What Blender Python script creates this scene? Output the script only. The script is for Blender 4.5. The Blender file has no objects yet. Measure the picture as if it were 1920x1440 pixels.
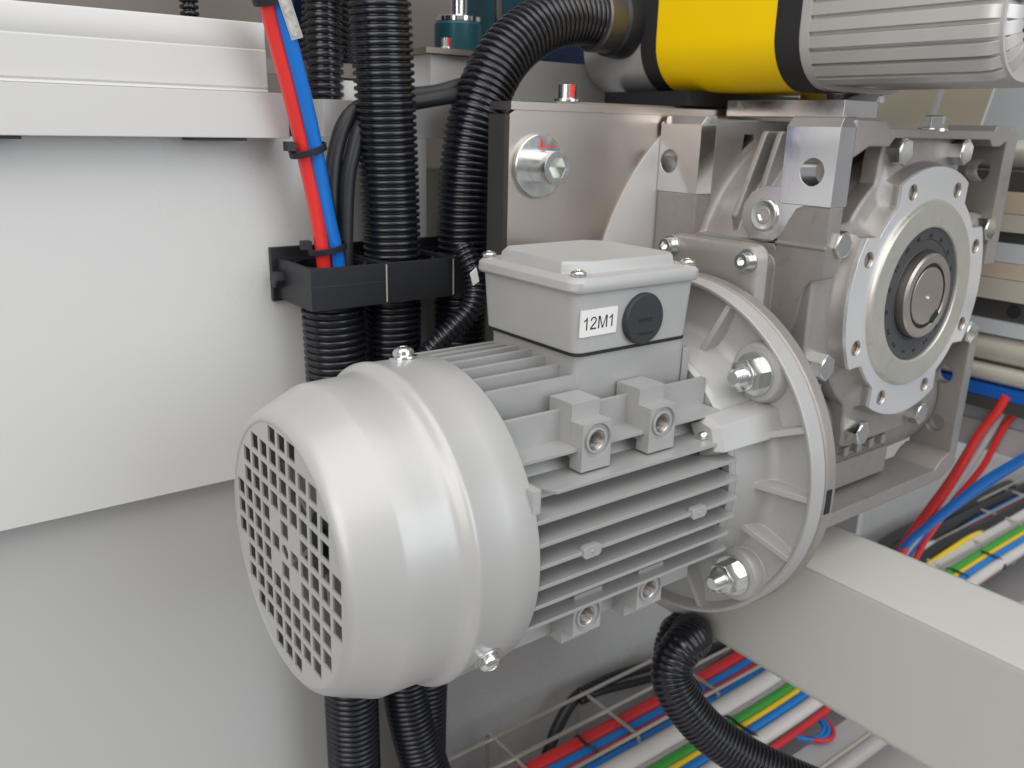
import bpy, bmesh, math, random
from mathutils import Vector, Matrix, noise
from mathutils.geometry import tessellate_polygon
random.seed(7)
S = 0.001                                  # everything below is written in millimetres
scene = bpy.context.scene
col = scene.collection
PI = math.pi

# ------------------------------------------------------------------ camera
cam_d = bpy.data.cameras.new('camera')
cam = bpy.data.objects.new('camera', cam_d)
col.objects.link(cam)
CR = ((0.799793, -0.599815, 0.023536), (-0.156714, -0.246490, -0.956391), (0.579459, 0.761226, -0.291141))
right, down, fwd = (Vector(v) for v in CR)
m = Matrix((right, -down, -fwd)).transposed().to_4x4()
m.translation = Vector((-367.99, -319.96, 178.61)) * S
cam.matrix_world = m
cam_d.sensor_fit = 'HORIZONTAL'
cam_d.sensor_width = 36.0
cam_d.lens = 1598.51 * 36.0 / 1920.0
cam_d.clip_start = 0.02
cam_d.clip_end = 60.0
cam_d.dof.use_dof = True
cam_d.dof.focus_distance = 0.40
cam_d.dof.aperture_fstop = 13.0
scene.camera = cam

# ------------------------------------------------------------------ world, lamps, exposure
world = bpy.data.worlds.new('World')
scene.world = world
world.use_nodes = True
bg = world.node_tree.nodes['Background']
bg.inputs['Color'].default_value = (0.97, 0.975, 1.0, 1)
bg.inputs['Strength'].default_value = 0.27

def area(name, loc, target, sx, sy, power, color):
    d = bpy.data.lights.new(name, 'AREA')
    d.shape = 'RECTANGLE'; d.size = sx; d.size_y = sy
    d.energy = power; d.color = color
    o = bpy.data.objects.new(name, d)
    col.objects.link(o)
    o.location = loc
    o.rotation_euler = (Vector(target) - Vector(loc)).to_track_quat('-Z', 'Y').to_euler()
    return o
area('ceiling_light', (-0.35, -0.60, 1.5), (-0.02, 0.05, 0.0), 2.4, 2.0, 27.0, (1.0, 0.985, 0.96))
area('window_light', (0.55, -2.2, 0.75), (0.0, 0.0, 0.02), 1.5, 1.2, 17.0, (0.87, 0.935, 1.0))
area('side_fill_light', (-2.1, -1.0, 0.9), (0.0, 0.0, 0.1), 1.4, 1.4, 19.0, (1.0, 0.97, 0.93))  # unseen fill lamp, added to brighten the fan end and yellow band
scene.view_settings.view_transform = 'Standard'
scene.view_settings.look = 'None'
scene.view_settings.exposure = 0.12
scene.view_settings.gamma = 1.0

# ------------------------------------------------------------------ materials
MATS = {}
def mat(name, color, metal=0.0, rough=0.5, noise_amt=0.06, noise_scale=60.0, bump=0.0, bump_scale=900.0,
        coat=0.0, edge=0.0, rough_var=0.0, brushed=None, spec=0.5, dirt=0.0):
    m = bpy.data.materials.new(name); m.use_nodes = True
    nt = m.node_tree; N = nt.nodes; L = nt.links
    b = N['Principled BSDF']
    b.inputs['Metallic'].default_value = metal
    b.inputs['Roughness'].default_value = rough
    b.inputs['Coat Weight'].default_value = coat
    b.inputs['Coat Roughness'].default_value = 0.12
    b.inputs['Specular IOR Level'].default_value = spec
    tc = N.new('ShaderNodeTexCoord')
    n1 = N.new('ShaderNodeTexNoise'); n1.inputs['Scale'].default_value = noise_scale
    n1.inputs['Detail'].default_value = 6.0
    L.new(tc.outputs['Object'], n1.inputs['Vector'])
    mp = None
    if brushed:
        mp = N.new('ShaderNodeMapping'); mp.inputs['Scale'].default_value = brushed
        L.new(tc.outputs['Object'], mp.inputs['Vector'])
        L.new(mp.outputs['Vector'], n1.inputs['Vector'])
    mix = N.new('ShaderNodeMix'); mix.data_type = 'RGBA'
    c = color
    mix.inputs['A'].default_value = (c[0]*(1-noise_amt), c[1]*(1-noise_amt), c[2]*(1-noise_amt), 1)
    mix.inputs['B'].default_value = (min(1, c[0]*(1+noise_amt)), min(1, c[1]*(1+noise_amt)), min(1, c[2]*(1+noise_amt)), 1)
    L.new(n1.outputs['Fac'], mix.inputs['Factor'])
    outc = mix.outputs['Result']
    if dirt:
        n3 = N.new('ShaderNodeTexNoise'); n3.inputs['Scale'].default_value = 140.0; n3.inputs['Detail'].default_value = 8.0
        L.new(tc.outputs['Object'], n3.inputs['Vector'])
        r3 = N.new('ShaderNodeMapRange'); r3.inputs['From Min'].default_value = 0.58; r3.inputs['From Max'].default_value = 0.75
        r3.inputs['To Max'].default_value = dirt
        L.new(n3.outputs['Fac'], r3.inputs['Value'])
        mx3 = N.new('ShaderNodeMix'); mx3.data_type = 'RGBA'
        L.new(r3.outputs['Result'], mx3.inputs['Factor']); L.new(outc, mx3.inputs['A'])
        mx3.inputs['B'].default_value = (c[0]*0.55, c[1]*0.52, c[2]*0.48, 1)
        outc = mx3.outputs['Result']
    L.new(outc, b.inputs['Base Color'])
    if rough_var:
        mr = N.new('ShaderNodeMapRange'); mr.inputs['From Min'].default_value = 0.3; mr.inputs['From Max'].default_value = 0.7
        mr.inputs['To Min'].default_value = max(0.02, rough - rough_var); mr.inputs['To Max'].default_value = rough + rough_var
        L.new(n1.outputs['Fac'], mr.inputs['Value']); L.new(mr.outputs['Result'], b.inputs['Roughness'])
    nrm = None
    if edge:
        bv = N.new('ShaderNodeBevel'); bv.samples = 4; bv.inputs['Radius'].default_value = edge * S
        nrm = bv.outputs['Normal']
    if bump:
        n2 = N.new('ShaderNodeTexNoise'); n2.inputs['Scale'].default_value = bump_scale; n2.inputs['Detail'].default_value = 3.0
        L.new((mp or tc).outputs['Vector' if mp else 'Object'], n2.inputs['Vector'])
        bp = N.new('ShaderNodeBump'); bp.inputs['Strength'].default_value = bump; bp.inputs['Distance'].default_value = 0.0004
        L.new(n2.outputs['Fac'], bp.inputs['Height'])
        if nrm: L.new(nrm, bp.inputs['Normal'])
        nrm = bp.outputs['Normal']
    if nrm: L.new(nrm, b.inputs['Normal'])
    MATS[name] = m
    return m
mat('silver_paint', (0.475, 0.472, 0.462), 0.24, 0.41, 0.03, 25, bump=0.06, bump_scale=2400, coat=0.18)
mat('silver_grille', (0.50, 0.50, 0.49), 0.25, 0.38, 0.02, 30, bump=0.03, bump_scale=2600, coat=0.1, edge=0.3)
mat('grey_paint', (0.42, 0.42, 0.415), 0.3, 0.40, 0.03, 40, bump=0.06, bump_scale=1500, edge=0.5)
mat('box_paint', (0.435, 0.435, 0.43), 0.2, 0.48, 0.04, 80, bump=0.14, bump_scale=900, edge=1.1)
mat('flange_cast', (0.455, 0.452, 0.445), 0.3, 0.52, 0.06, 60, bump=0.09, bump_scale=1100, edge=0.8, dirt=0.12)
mat('gear_cast', (0.385, 0.36, 0.342), 0.7, 0.50, 0.07, 90, bump=0.12, bump_scale=1100, edge=1.6, dirt=0.25)
mat('machined', (0.82, 0.82, 0.83), 1.0, 0.15, 0.04, 40, rough_var=0.05, edge=0.5, bump=0.25, bump_scale=55)
mat('turned', (0.86, 0.87, 0.88), 0.7, 0.34, 0.03, 40, edge=0.5, bump=0.02, bump_scale=400)
mat('turned_raw', (0.60, 0.59, 0.54), 0.75, 0.42, 0.12, 60, edge=0.4, dirt=0.3)
mat('zinc', (0.72, 0.735, 0.72), 1.0, 0.20, 0.08, 150, edge=0.4, rough_var=0.06)
mat('shaft_steel', (0.55, 0.50, 0.46), 1.0, 0.36, 0.06, 100, edge=0.5)
mat('brushed_steel', (0.54, 0.485, 0.44), 1.0, 0.34, 0.06, 40, bump=0.05, bump_scale=60, brushed=(60, 60, 1.5))
mat('disc_steel', (0.60, 0.575, 0.56), 0.3, 0.6, 0.04, 40)
mat('hose_black', (0.010, 0.011, 0.016), 0.0, 0.24, 0.1, 40, spec=0.6)
mat('black_plastic', (0.016, 0.017, 0.021), 0.0, 0.45, 0.1, 40, edge=0.4, bump=0.05, bump_scale=800)
mat('black_cable', (0.020, 0.021, 0.023), 0.0, 0.42, 0.1, 40)
mat('plug_black', (0.028, 0.029, 0.034), 0.0, 0.55, 0.1, 60, edge=0.5)
mat('rubber_seal', (0.055, 0.057, 0.062), 0.0, 0.6, 0.1, 60)
mat('gasket', (0.012, 0.012, 0.013), 0.0, 0.7, 0.1, 60)
mat('white_panel', (0.64, 0.64, 0.63), 0.0, 0.30, 0.02, 5, bump=0.05, bump_scale=90, spec=0.5, rough_var=0.08)
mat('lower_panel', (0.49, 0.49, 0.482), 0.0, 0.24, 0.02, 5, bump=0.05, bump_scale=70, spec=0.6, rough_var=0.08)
mat('white_rail', (0.60, 0.592, 0.58), 0.0, 0.42, 0.02, 20, bump=0.04, bump_scale=500, edge=0.8)
mat('cream_beam', (0.53, 0.52, 0.485), 0.0, 0.36, 0.02, 30, bump=0.04, bump_scale=500, edge=5.0, dirt=0.05)
mat('grey_block', (0.50, 0.50, 0.50), 0.1, 0.4, 0.04, 30, edge=0.6)
mat('alu_drive', (0.60, 0.58, 0.56), 0.45, 0.40, 0.05, 60, bump=0.05, bump_scale=900, edge=0.6)
mat('yellow_panel', (1.0, 0.66, 0.0), 0.0, 0.42, 0.01, 30, coat=0.05, spec=0.3)
mat('black_stripe', (0.022, 0.021, 0.022), 0.0, 0.5, 0.1, 60)
mat('red_tube', (0.78, 0.035, 0.03), 0.0, 0.25, 0.03, 30, coat=0.3)
mat('blue_tube', (0.006, 0.17, 0.62), 0.0, 0.25, 0.03, 30, coat=0.3)
mat('blue_cable', (0.01, 0.20, 0.60), 0.0, 0.4, 0.05, 30)
mat('navy_cable', (0.015, 0.035, 0.20), 0.0, 0.4, 0.05, 30)
mat('red_cable', (0.62, 0.03, 0.035), 0.0, 0.4, 0.05, 30)
mat('green_cable', (0.05, 0.34, 0.05), 0.0, 0.4, 0.05, 30)
mat('yellow_cable', (0.85, 0.60, 0.02), 0.0, 0.4, 0.05, 30)
mat('grey_cable', (0.50, 0.49, 0.49), 0.0, 0.4, 0.05, 30)
mat('white_cable', (0.66, 0.63, 0.60), 0.0, 0.4, 0.05, 30)
mat('wire_zinc', (0.74, 0.71, 0.64), 0.9, 0.34, 0.08, 60)
mat('sticker', (0.80, 0.80, 0.78), 0.0, 0.45, 0.01, 60)
mat('ink', (0.02, 0.02, 0.02), 0.0, 0.6, 0.05, 60)
mat('red_mark', (0.75, 0.03, 0.03), 0.0, 0.5, 0.1, 60)
mat('teal_paint', (0.015, 0.075, 0.10), 0.2, 0.3, 0.1, 30)
mat('navy_paint', (0.01, 0.022, 0.06), 0.1, 0.35, 0.1, 30)
mat('brown_plate', (0.30, 0.265, 0.235), 0.5, 0.45, 0.1, 30)
mat('back_wall', (0.22, 0.195, 0.175), 0.0, 0.6, 0.1, 5)
mat('dark_steel', (0.13, 0.125, 0.12), 0.7, 0.4, 0.15, 30)
mat('tan_wood', (0.50, 0.42, 0.33), 0.0, 0.6, 0.15, 60)
mat('pale_rail', (0.66, 0.63, 0.55), 0.3, 0.3, 0.05, 30)
mat('blue_strip', (0.01, 0.11, 0.46), 0.0, 0.35, 0.05, 30)
mat('pale_blue_panel', (0.50, 0.54, 0.57), 0.0, 0.4, 0.03, 30)
mat('tray_floor', (0.46, 0.445, 0.44), 0.1, 0.35, 0.1, 8)
mat('chrome', (0.85, 0.86, 0.87), 1.0, 0.08, 0.02, 60)
mat('tag_print', (0.55, 0.53, 0.50), 0.0, 0.5, 0.75, 420)
mat('fan_plastic', (0.42, 0.39, 0.35), 0.0, 0.5, 0.05, 60)

# ------------------------------------------------------------------ mesh builder
def basis(n):
    n = Vector(n).normalized()
    a = Vector((0, 0, 1)) if abs(n.z) < 0.9 else Vector((0, 1, 0))
    u = a.cross(n).normalized()
    return u, n.cross(u), n
AX = {'x': (Vector((0, 1, 0)), Vector((0, 0, 1)), Vector((1, 0, 0))),
      'y': (Vector((1, 0, 0)), Vector((0, 0, 1)), Vector((0, 1, 0))),
      'z': (Vector((1, 0, 0)), Vector((0, 1, 0)), Vector((0, 0, 1)))}
class MB:
    def __init__(self): self.v = []; self.f = []; self.flat = set()
    def add(self, vs, fs):
        o = len(self.v); self.v += [Vector(q) for q in vs]; self.f += [tuple(i + o for i in f) for f in fs]
    def box(self, lo, hi):
        x0, y0, z0 = lo; x1, y1, z1 = hi
        self.add([(x0,y0,z0),(x1,y0,z0),(x1,y1,z0),(x0,y1,z0),(x0,y0,z1),(x1,y0,z1),(x1,y1,z1),(x0,y1,z1)],
                 [(0,3,2,1),(4,5,6,7),(0,1,5,4),(1,2,6,5),(2,3,7,6),(3,0,4,7)])
        return self
    def hexa(self, p):          # eight corners: bottom four, top four
        self.add(p, [(0,3,2,1),(4,5,6,7),(0,1,5,4),(1,2,6,5),(2,3,7,6),(3,0,4,7)]); return self
    def lathe(self, prof, origin, n, seg=32, phase=0.0):
        """prof: (t along n, radius); ends at radius 0 are closed to a point."""
        u, w, n = basis(n) if not isinstance(n, str) else AX[n]
        o = Vector(origin); rings = []
        vs = []; fs = []
        for t, r in prof:
            if r <= 1e-6:
                rings.append([len(vs)]); vs.append(o + n*t)
            else:
                rings.append(list(range(len(vs), len(vs)+seg)))
                for k in range(seg):
                    a = 2*PI*k/seg + phase
                    vs.append(o + n*t + u*(r*math.cos(a)) + w*(r*math.sin(a)))
        for A, B in zip(rings, rings[1:]):
            for k in range(seg):
                k2 = (k+1) % seg
                if len(A) == 1 and len(B) == 1: continue
                if len(A) == 1: fs.append((A[0], B[k2], B[k]))
                elif len(B) == 1: fs.append((A[k], A[k2], B[0]))
                else: fs.append((A[k], A[k2], B[k2], B[k]))
        self.add(vs, fs); return self
    def prism(self, outline, holes, frame, t0, t1, origin=(0,0,0), caps=(True, True)):
        u, w, n = AX[frame] if isinstance(frame, str) else frame
        o = Vector(origin)
        loops = [list(outline)] + [list(h) for h in holes]
        flat = [q for l in loops for q in l]
        tris = tessellate_polygon([[Vector((a, b, 0)) for a, b in l] for l in loops])
        N = len(flat)
        vs = [o + u*a + w*b + n*t0 for a, b in flat] + [o + u*a + w*b + n*t1 for a, b in flat]
        fs = []
        if caps[0]: fs += [tuple(reversed(t)) for t in tris]
        if caps[1]: fs += [tuple(i + N for i in t) for t in tris]
        s = 0
        for l in loops:
            k = len(l)
            for i in range(k):
                j = (i+1) % k
                fs.append((s+i, s+j, N+s+j, N+s+i))
            s += k
        self.add(vs, fs); return self
    def loft(self, loops, cap=True):
        n = len(loops[0]); vs = [p for l in loops for p in l]; fs = []
        for a in range(len(loops)-1):
            for i in range(n):
                j = (i+1) % n
                fs.append((a*n+i, a*n+j, (a+1)*n+j, (a+1)*n+i))
        if cap:
            fs.append(tuple(reversed(range(n)))); fs.append(tuple(range((len(loops)-1)*n, len(loops)*n)))
        self.add(vs, fs); return self
    def sweep(self, path, radii, seg=12, cap=True):
        """path: list of points; radii: one number or one per point."""
        P = [Vector(p) for p in path]; n = len(P)
        R = radii if isinstance(radii, (list, tuple)) else [radii]*n
        T = [(P[min(i+1, n-1)] - P[max(i-1, 0)]).normalized() for i in range(n)]
        u, w, _ = basis(T[0]); vs = []; fs = []
        for i in range(n):
            if i:
                u = (u - T[i]*u.dot(T[i])).normalized(); w = T[i].cross(u)
            for k in range(seg):
                a = 2*PI*k/seg
                vs.append(P[i] + u*(R[i]*math.cos(a)) + w*(R[i]*math.sin(a)))
        for i in range(n-1):
            for k in range(seg):
                k2 = (k+1) % seg
                fs.append((i*seg+k, i*seg+k2, (i+1)*seg+k2, (i+1)*seg+k))
        if cap:
            fs.append(tuple(reversed(range(seg)))); fs.append(tuple(range((n-1)*seg, n*seg)))
        self.add(vs, fs); return self
    def build(self, name, material, parent=None, sharp=35.0, weld=True):
        base = Vector((0, 0, 0)); q = parent
        while q is not None: base += q.location; q = q.parent
        me = bpy.data.meshes.new(name)
        me.from_pydata([tuple(v*S - base) for v in self.v], [], self.f)
        bm = bmesh.new(); bm.from_mesh(me)
        if weld: bmesh.ops.remove_doubles(bm, verts=bm.verts, dist=1e-6)
        bmesh.ops.recalc_face_normals(bm, faces=bm.faces)
        bm.to_mesh(me); bm.free()
        me.polygons.foreach_set('use_smooth', [True]*len(me.polygons))
        me.set_sharp_from_angle(angle=math.radians(sharp))
        me.materials.append(MATS[material])
        o = bpy.data.objects.new(name, me); col.objects.link(o)
        o.parent = parent
        return o
def tag(o, label=None, cat=None, group=None, kind=None):
    if label: o['label'] = label
    if cat: o['category'] = cat
    if group: o['group'] = group
    if kind: o['kind'] = kind
    return o
def thing(name, base, label, cat, group=None):
    o = bpy.data.objects.new(name, None); col.objects.link(o)
    o.empty_display_size = 0.02
    o.location = Vector(base) * S
    return tag(o, label, cat, group)
def copy_tree(o, parent=None):
    c = o.copy(); col.objects.link(c); c.parent = parent
    for ch in list(o.children): copy_tree(ch, c)
    return c
def shift(o, d):
    o.location = o.location + Vector(d)*S
    return o
def circle(cx, cy, r, n=24, ph=0.0):
    return [(cx + r*math.cos(2*PI*k/n+ph), cy + r*math.sin(2*PI*k/n+ph)) for k in range(n)]
def rrect(x0, y0, x1, y1, r, n=4):
    out = []
    for cx, cy, a0 in ((x1-r, y1-r, 0), (x0+r, y1-r, PI/2), (x0+r, y0+r, PI), (x1-r, y0+r, 1.5*PI)):
        for k in range(n+1):
            a = a0 + PI/2*k/n
            out.append((cx + r*math.cos(a), cy + r*math.sin(a)))
    return out
def spline(pts, step=1.0):
    """Catmull-Rom through pts, resampled at even arc length."""
    P = [Vector(p) for p in pts]
    P = [P[0]*2 - P[1]] + P + [P[-1]*2 - P[-2]]
    dense = []
    for i in range(1, len(P)-2):
        for k in range(24):
            t = k/24.0
            a, b, c, d = P[i-1], P[i], P[i+1], P[i+2]
            dense.append(0.5*((2*b) + (c-a)*t + (2*a-5*b+4*c-d)*t*t + (3*b-a-3*c+d)*t*t*t))
    dense.append(P[-2])
    out = [dense[0]]; acc = 0.0
    for a, b in zip(dense, dense[1:]):
        L = (b-a).length; pos = 0.0
        while acc + (L-pos) >= step:
            pos += step-acc; acc = 0.0
            out.append(a.lerp(b, pos/L))
        acc += L-pos
    return out
def conduit(pts, R, pitch, seg=24, depth=2.2):
    path = spline(pts, pitch/6.0)
    prof = [R-depth, R-depth, R-0.12*depth, R, R, R-0.12*depth]
    return MB().sweep(path, [prof[i % 6] for i in range(len(path))], seg)
def pan_screw(mb, o, n, r, h, washer=1.4):
    """domed screw head with washer, axis n"""
    if washer:
        mb.lathe([(0, 0), (0, r*1.35), (1.1, r*1.35), (1.1, 0)], o, n, 28)
    w = 1.1 if washer else 0
    mb.lathe([(w, r*0.9), (w+h*0.15, r), (w+h*0.55, r), (w+h*0.82, r*0.82), (w+h, r*0.5), (w+h, r*0.42), (w+h*0.6, r*0.36), (w+h*0.6, 0)], o, n, 28)
def hex_head(mb, o, n, af, h, washer=0.0, stud=None, phase=0.0):
    R = af/2/math.cos(PI/6)
    t = 0.0
    if washer:
        mb.lathe([(0, 0), (0, washer), (1.8, washer), (1.8, 0)], o, n, 36); t = 1.8
    mb.lathe([(t, 0), (t, R), (t+h, R), (t+h, 0)], o, n, 6, phase)
    mb.lathe([(t+h, af*0.49), (t+h+0.5, af*0.44), (t+h+0.5, 0)], o, n, 28)
def thread(mb, o, n, r, L, pitch=1.5, seg=18):
    prof = [(0, r*0.9)]
    k = int(L/pitch)
    for i in range(k):
        prof += [(i*pitch, r*0.86), (i*pitch+pitch*0.5, r)]
    prof += [(L, r*0.86), (L+0.8, r*0.7), (L+0.8, 0)]
    mb.lathe(prof, o, n, seg)
def socket_head(mb, o, n, r, h, key):
    u, w, nn = basis(n)
    mb.prism(circle(0, 0, r, 28), [circle(0, 0, key, 6)], (u, w, nn), 0, h, o)
    mb.prism(circle(0, 0, key*1.02, 6), [], (u, w, nn), 0, h*0.45, o)


# ------------------------------------------------------------------ wall of the machine (setting)
PY = 156.0                                    # front of the upper white panel
w = MB().box((-900, PY, -29), (-78, PY+14, 169)).build('wall', 'white_panel')
tag(w, kind='structure')
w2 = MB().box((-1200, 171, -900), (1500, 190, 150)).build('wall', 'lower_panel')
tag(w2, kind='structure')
bw = MB().box((-1500, 420, 100), (1800, 430, 900)).build('wall', 'back_wall')
tag(bw, kind='structure')

# ------------------------------------------------------------------ electric motor
motor = thing('electric_motor', (-120, 0, -75), 'silver grey electric motor with a square-holed fan cover and a box marked 12M1', 'motor')
# fan cover
prof = [(-243.9,57.3),(-238.5,62.2),(-224,68.9),(-201,70.2),(-196.5,73.6),(-163.9,73.5),(-163.7,74.2),(-164.5,74.7),(-178,75.0),(-192.5,75.3),
        (-194.2,75.9),(-195.8,75.8),(-197.2,74.8),(-198.6,73.2),(-200,72.1),(-202,71.5),(-205,71.2),(-214,71.0),(-223.6,70.75),(-224.8,70.4),(-225.8,69.9),(-233,66.9),
        (-240.2,63.7),(-242.6,62.5),(-244.3,61.0),(-245.4,59.2),(-245.7,58.2),(-245.4,57.3),(-243.9,57.3)]
cover = MB().lathe(prof, (0,0,0), 'x', 160).build('fan_cover', 'silver_paint', motor, sharp=50)
cells = []
ca, sa = math.cos(math.radians(2.6)), math.sin(math.radians(2.6))
for i in range(-5, 6):
    for j in range(-5, 6):
        if i*i + j*j > 26 or (abs(i) == 1 and abs(j) == 1) or (i == 0 and j == 0): continue
        cy, cz, h = i*10.05 - 0.8, j*10.05 + 1.0, 3.85
        q = [(cy+a*h, cz+b*h) for a, b in ((-1,-1),(-1,-.75),(-1,.75),(-1,1),(1,1),(1,.75),(1,-.75),(1,-1))]
        q = [(cy-h, cz-h), (cy-h, cz+h), (cy+h, cz+h), (cy+h, cz-h)]
        # the punched grid sits turned a little on the cover
        cells.append([(y*ca - z*sa, y*sa + z*ca) for y, z in q])
cells.append(circle(-0.8, 0.6, 3.4, 20))
MB().prism(circle(0, 0, 57.5, 96), cells, 'x', -245.2, -244.2).build('grille', 'silver_grille', cover)
fan = MB()
fan.lathe([(-204, 64), (-202, 64), (-202, 10), (-204, 10), (-204, 64)], (0,0,0), 'x', 64)
for k in range(7):
    a = 2*PI*k/7 + 0.3
    u = Vector((0, math.cos(a), math.sin(a))); t = Vector((0, -math.sin(a), math.cos(a)))*1.2
    X = Vector((1, 0, 0))
    fan.hexa([u*18-t+X*-204, u*62-t+X*-204, u*62+t+X*-204, u*18+t+X*-204, u*18-t+X*-226, u*60-t+X*-222, u*60+t+X*-222, u*18+t+X*-226])
fo = fan.build('fan', 'fan_plastic', motor)
MB().lathe([(-203, 16), (-226, 14.5), (-227, 13), (-227, 7), (-231, 7), (-231, 0)], (0,0,0), 'x', 32).build('hub', 'black_plastic', fo)
for o, ang in (((-177, 0, 0), -11.0), ((-182, 0, 0), 123.5), ((-180, 0, 0), -131.0)):
    a = math.radians(ang); n = Vector((0, -math.sin(a), math.cos(a)))
    mb = MB(); pan_screw(mb, Vector(o) + n*74.9, n, 5.0, 4.6); mb.build('cover_screw', 'zinc', cover)

# stator housing with its fins
house = MB().lathe([(-170, 0), (-170, 56.5), (-30, 56.5), (-30, 0)], (0,0,0), 'x', 96)
house.lathe([(-31, 60), (-31, 64.5), (-28, 66.3), (-22, 67.5), (-22, 30)], (0,0,0), 'x', 96)
stator = house.build('stator_housing', 'grey_paint', motor)
def side_fin(z, tip, x0, x1, cham=0.0, sgn=-1):
    dz = 0.9
    yr = 40.0
    out = [(x0, sgn*yr), (x0, sgn*(tip-cham)), (x0+cham*0.75, sgn*tip), (x1-cham*0.6, sgn*tip), (x1, sgn*(tip-cham*0.8)), (x1, sgn*yr)]
    if not cham: out = [(x0, sgn*yr), (x0, sgn*tip), (x1-1.0, sgn*tip), (x1, sgn*(tip-1)), (x1, sgn*yr)]
    MB().prism(out, [], 'z', z-dz, z+dz).build('cooling_fin', 'grey_paint', stator)
side_fin(41.0, 56.5, -168, -33)
side_fin(29.0, 66.3, -156, -36, 9)
for z, tip in ((19.6, 70.6), (9.9, 72.6), (0.0, 73.3), (-10.2, 72.6), (-20.8, 70.4)):
    side_fin(z, tip, -168, -34)
side_fin(-34.0, 65.2, -166, -28)
for z, tip in ((29, 66), (19.6, 70.6), (9.9, 72.6), (0, 73.3), (-10.2, 72.6), (-20.8, 70.4), (-34, 65.2)):
    side_fin(z, tip, -168, -34, 0, 1)
for y, zt in ((-31.8, 67.0), (-21.2, 69.9), (-10.6, 71.8), (0, 72.6), (10.6, 72.2), (21.2, 71.0), (31.8, 69.6)):
    MB().prism([(-168, 44), (-111.5, 44), (-111.5, zt-1.5), (-112.6, zt), (-162.5, zt), (-164.0, zt-2.0), (-168, zt-2.2)], [], 'y', y-1.1, y+1.1).build('cooling_fin', 'grey_paint', stator)
MB().prism([(-168, 34), (-31.5, 34), (-31.5, 55), (-33, 56.2), (-168, 56.2)], [], 'y', -43.6, -41.4).build('cooling_fin', 'grey_paint', stator)
for y in (-42.5, -31.8, -21.2, -10.6, 0, 10.6, 21.2, 31.8):
    zt = math.sqrt(73.2**2 - y*y)
    MB().box((-168, y-1.1, -zt), (-32, y+1.1, -50)).build('cooling_fin', 'grey_paint', stator)
for x in (-134, -64.2):
    mb = MB().prism([(-5.2,-1.6),(-3.8,-2.9),(3.8,-2.9),(5.2,-1.6),(5.2,1.6),(3.8,2.9),(-3.8,2.9),(-5.2,1.6)], [], 'y', -74.2, -71, (x, 0, 0))
    mb.lathe([(0, 0.8), (-0.35, 0.7), (-0.35, 0)], (x, -74.2, 0), 'y', 10)
    mb.build('ejector_pad', 'grey_paint', stator)
MB().box((-166, -70.6, 24), (-161.6, -58, 35)).build('shield_ear', 'flange_cast', stator)
# foot bosses, two above and two below the side fins
def foot_boss(x, s):
    def yz(y0, y1, z0, z1): return ((min(y0, y1), min(s*z0, s*z1)), (max(y0, y1), max(s*z0, s*z1)))
    mb = MB()
    zs = sorted((s*31.0, s*53.2))
    zc = s*44.6
    mb.prism([(x, zs[0]), (x+17.5, zs[0]), (x+17.5, zs[1]), (x, zs[1])], [circle(x+9.0, zc, 8.0, 32)], 'y', -59.5, -58.2)
    mb.prism([(x, zs[0]), (x+17.5, zs[0]), (x+17.5, zs[1]), (x, zs[1])], [circle(x+9.0, zc, 4.6, 32)], 'y', -58.2, -51.5)
    mb.lathe([(0, 4.6), (-1.1, 4.8), (-1.1, 6.0), (-0.1, 6.4)], (x+9.0, -58.15, zc), 'y', 32)
    (y0, z0), (y1, z1) = yz(-51.5, -36.0, 36.0, 61.0)
    mb.box((x, y0, z0), (x+17.0, y1, z1))
    b = mb.build('foot_boss', 'grey_paint', motor)
    th = MB(); prof = []
    for i in range(9): prof += [(i*0.9, 4.5), (i*0.9+0.45, 3.8)]
    th.lathe(prof + [(8.1, 4.5), (8.1, 0)], (x+9.0, -59.2, zc), 'y', 20)
    th.build('threaded_hole', 'shaft_steel', b)
for x in (-130.0, -88.0):
    foot_boss(x, 1); foot_boss(x, -1)

# mounting flange with ribs, ears, studs and nuts
fl = MB().lathe([(-30, 60), (-28, 66.5), (-18, 68.5), (-9, 71), (-6, 73), (-4.2, 77), (-4.0, 90), (-5.0, 95.0), (-10.8, 97.7), (-11.2, 98.2), (-11.2, 99.6), (-10.8, 100), (-0.3, 100), (-0.3, 60)], (0,0,0), 'x', 160)
for ang in (0.5, -21.5, 22.0, 68.0, 90, 112, 158, 180, 202, 248, 270, -68):
    a = math.radians(ang); u = Vector((0, -math.cos(a), math.sin(a))); t = Vector((0, math.sin(a), math.cos(a)))
    X = Vector((1, 0, 0))
    fl.hexa([u*64-t*2.6+X*-3, u*97.4-t*2.6+X*-3, u*97.4+t*2.6+X*-3, u*64+t*2.6+X*-3,
             u*64-t*1.6+X*-17, u*97.4-t*1.6+X*-9.6, u*97.4+t*1.6+X*-9.6, u*64+t*1.6+X*-17])
for ang in (45, 135, 225, 315):
    a = math.radians(ang); c = Vector((0, -math.cos(a), math.sin(a)))*82.5
    fl.lathe([(-2, 17), (-9, 16), (-10.6, 14.6), (-10.8, 0)], c, 'x', 40)
flange = fl.build('flange', 'flange_cast', motor, sharp=40)
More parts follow.
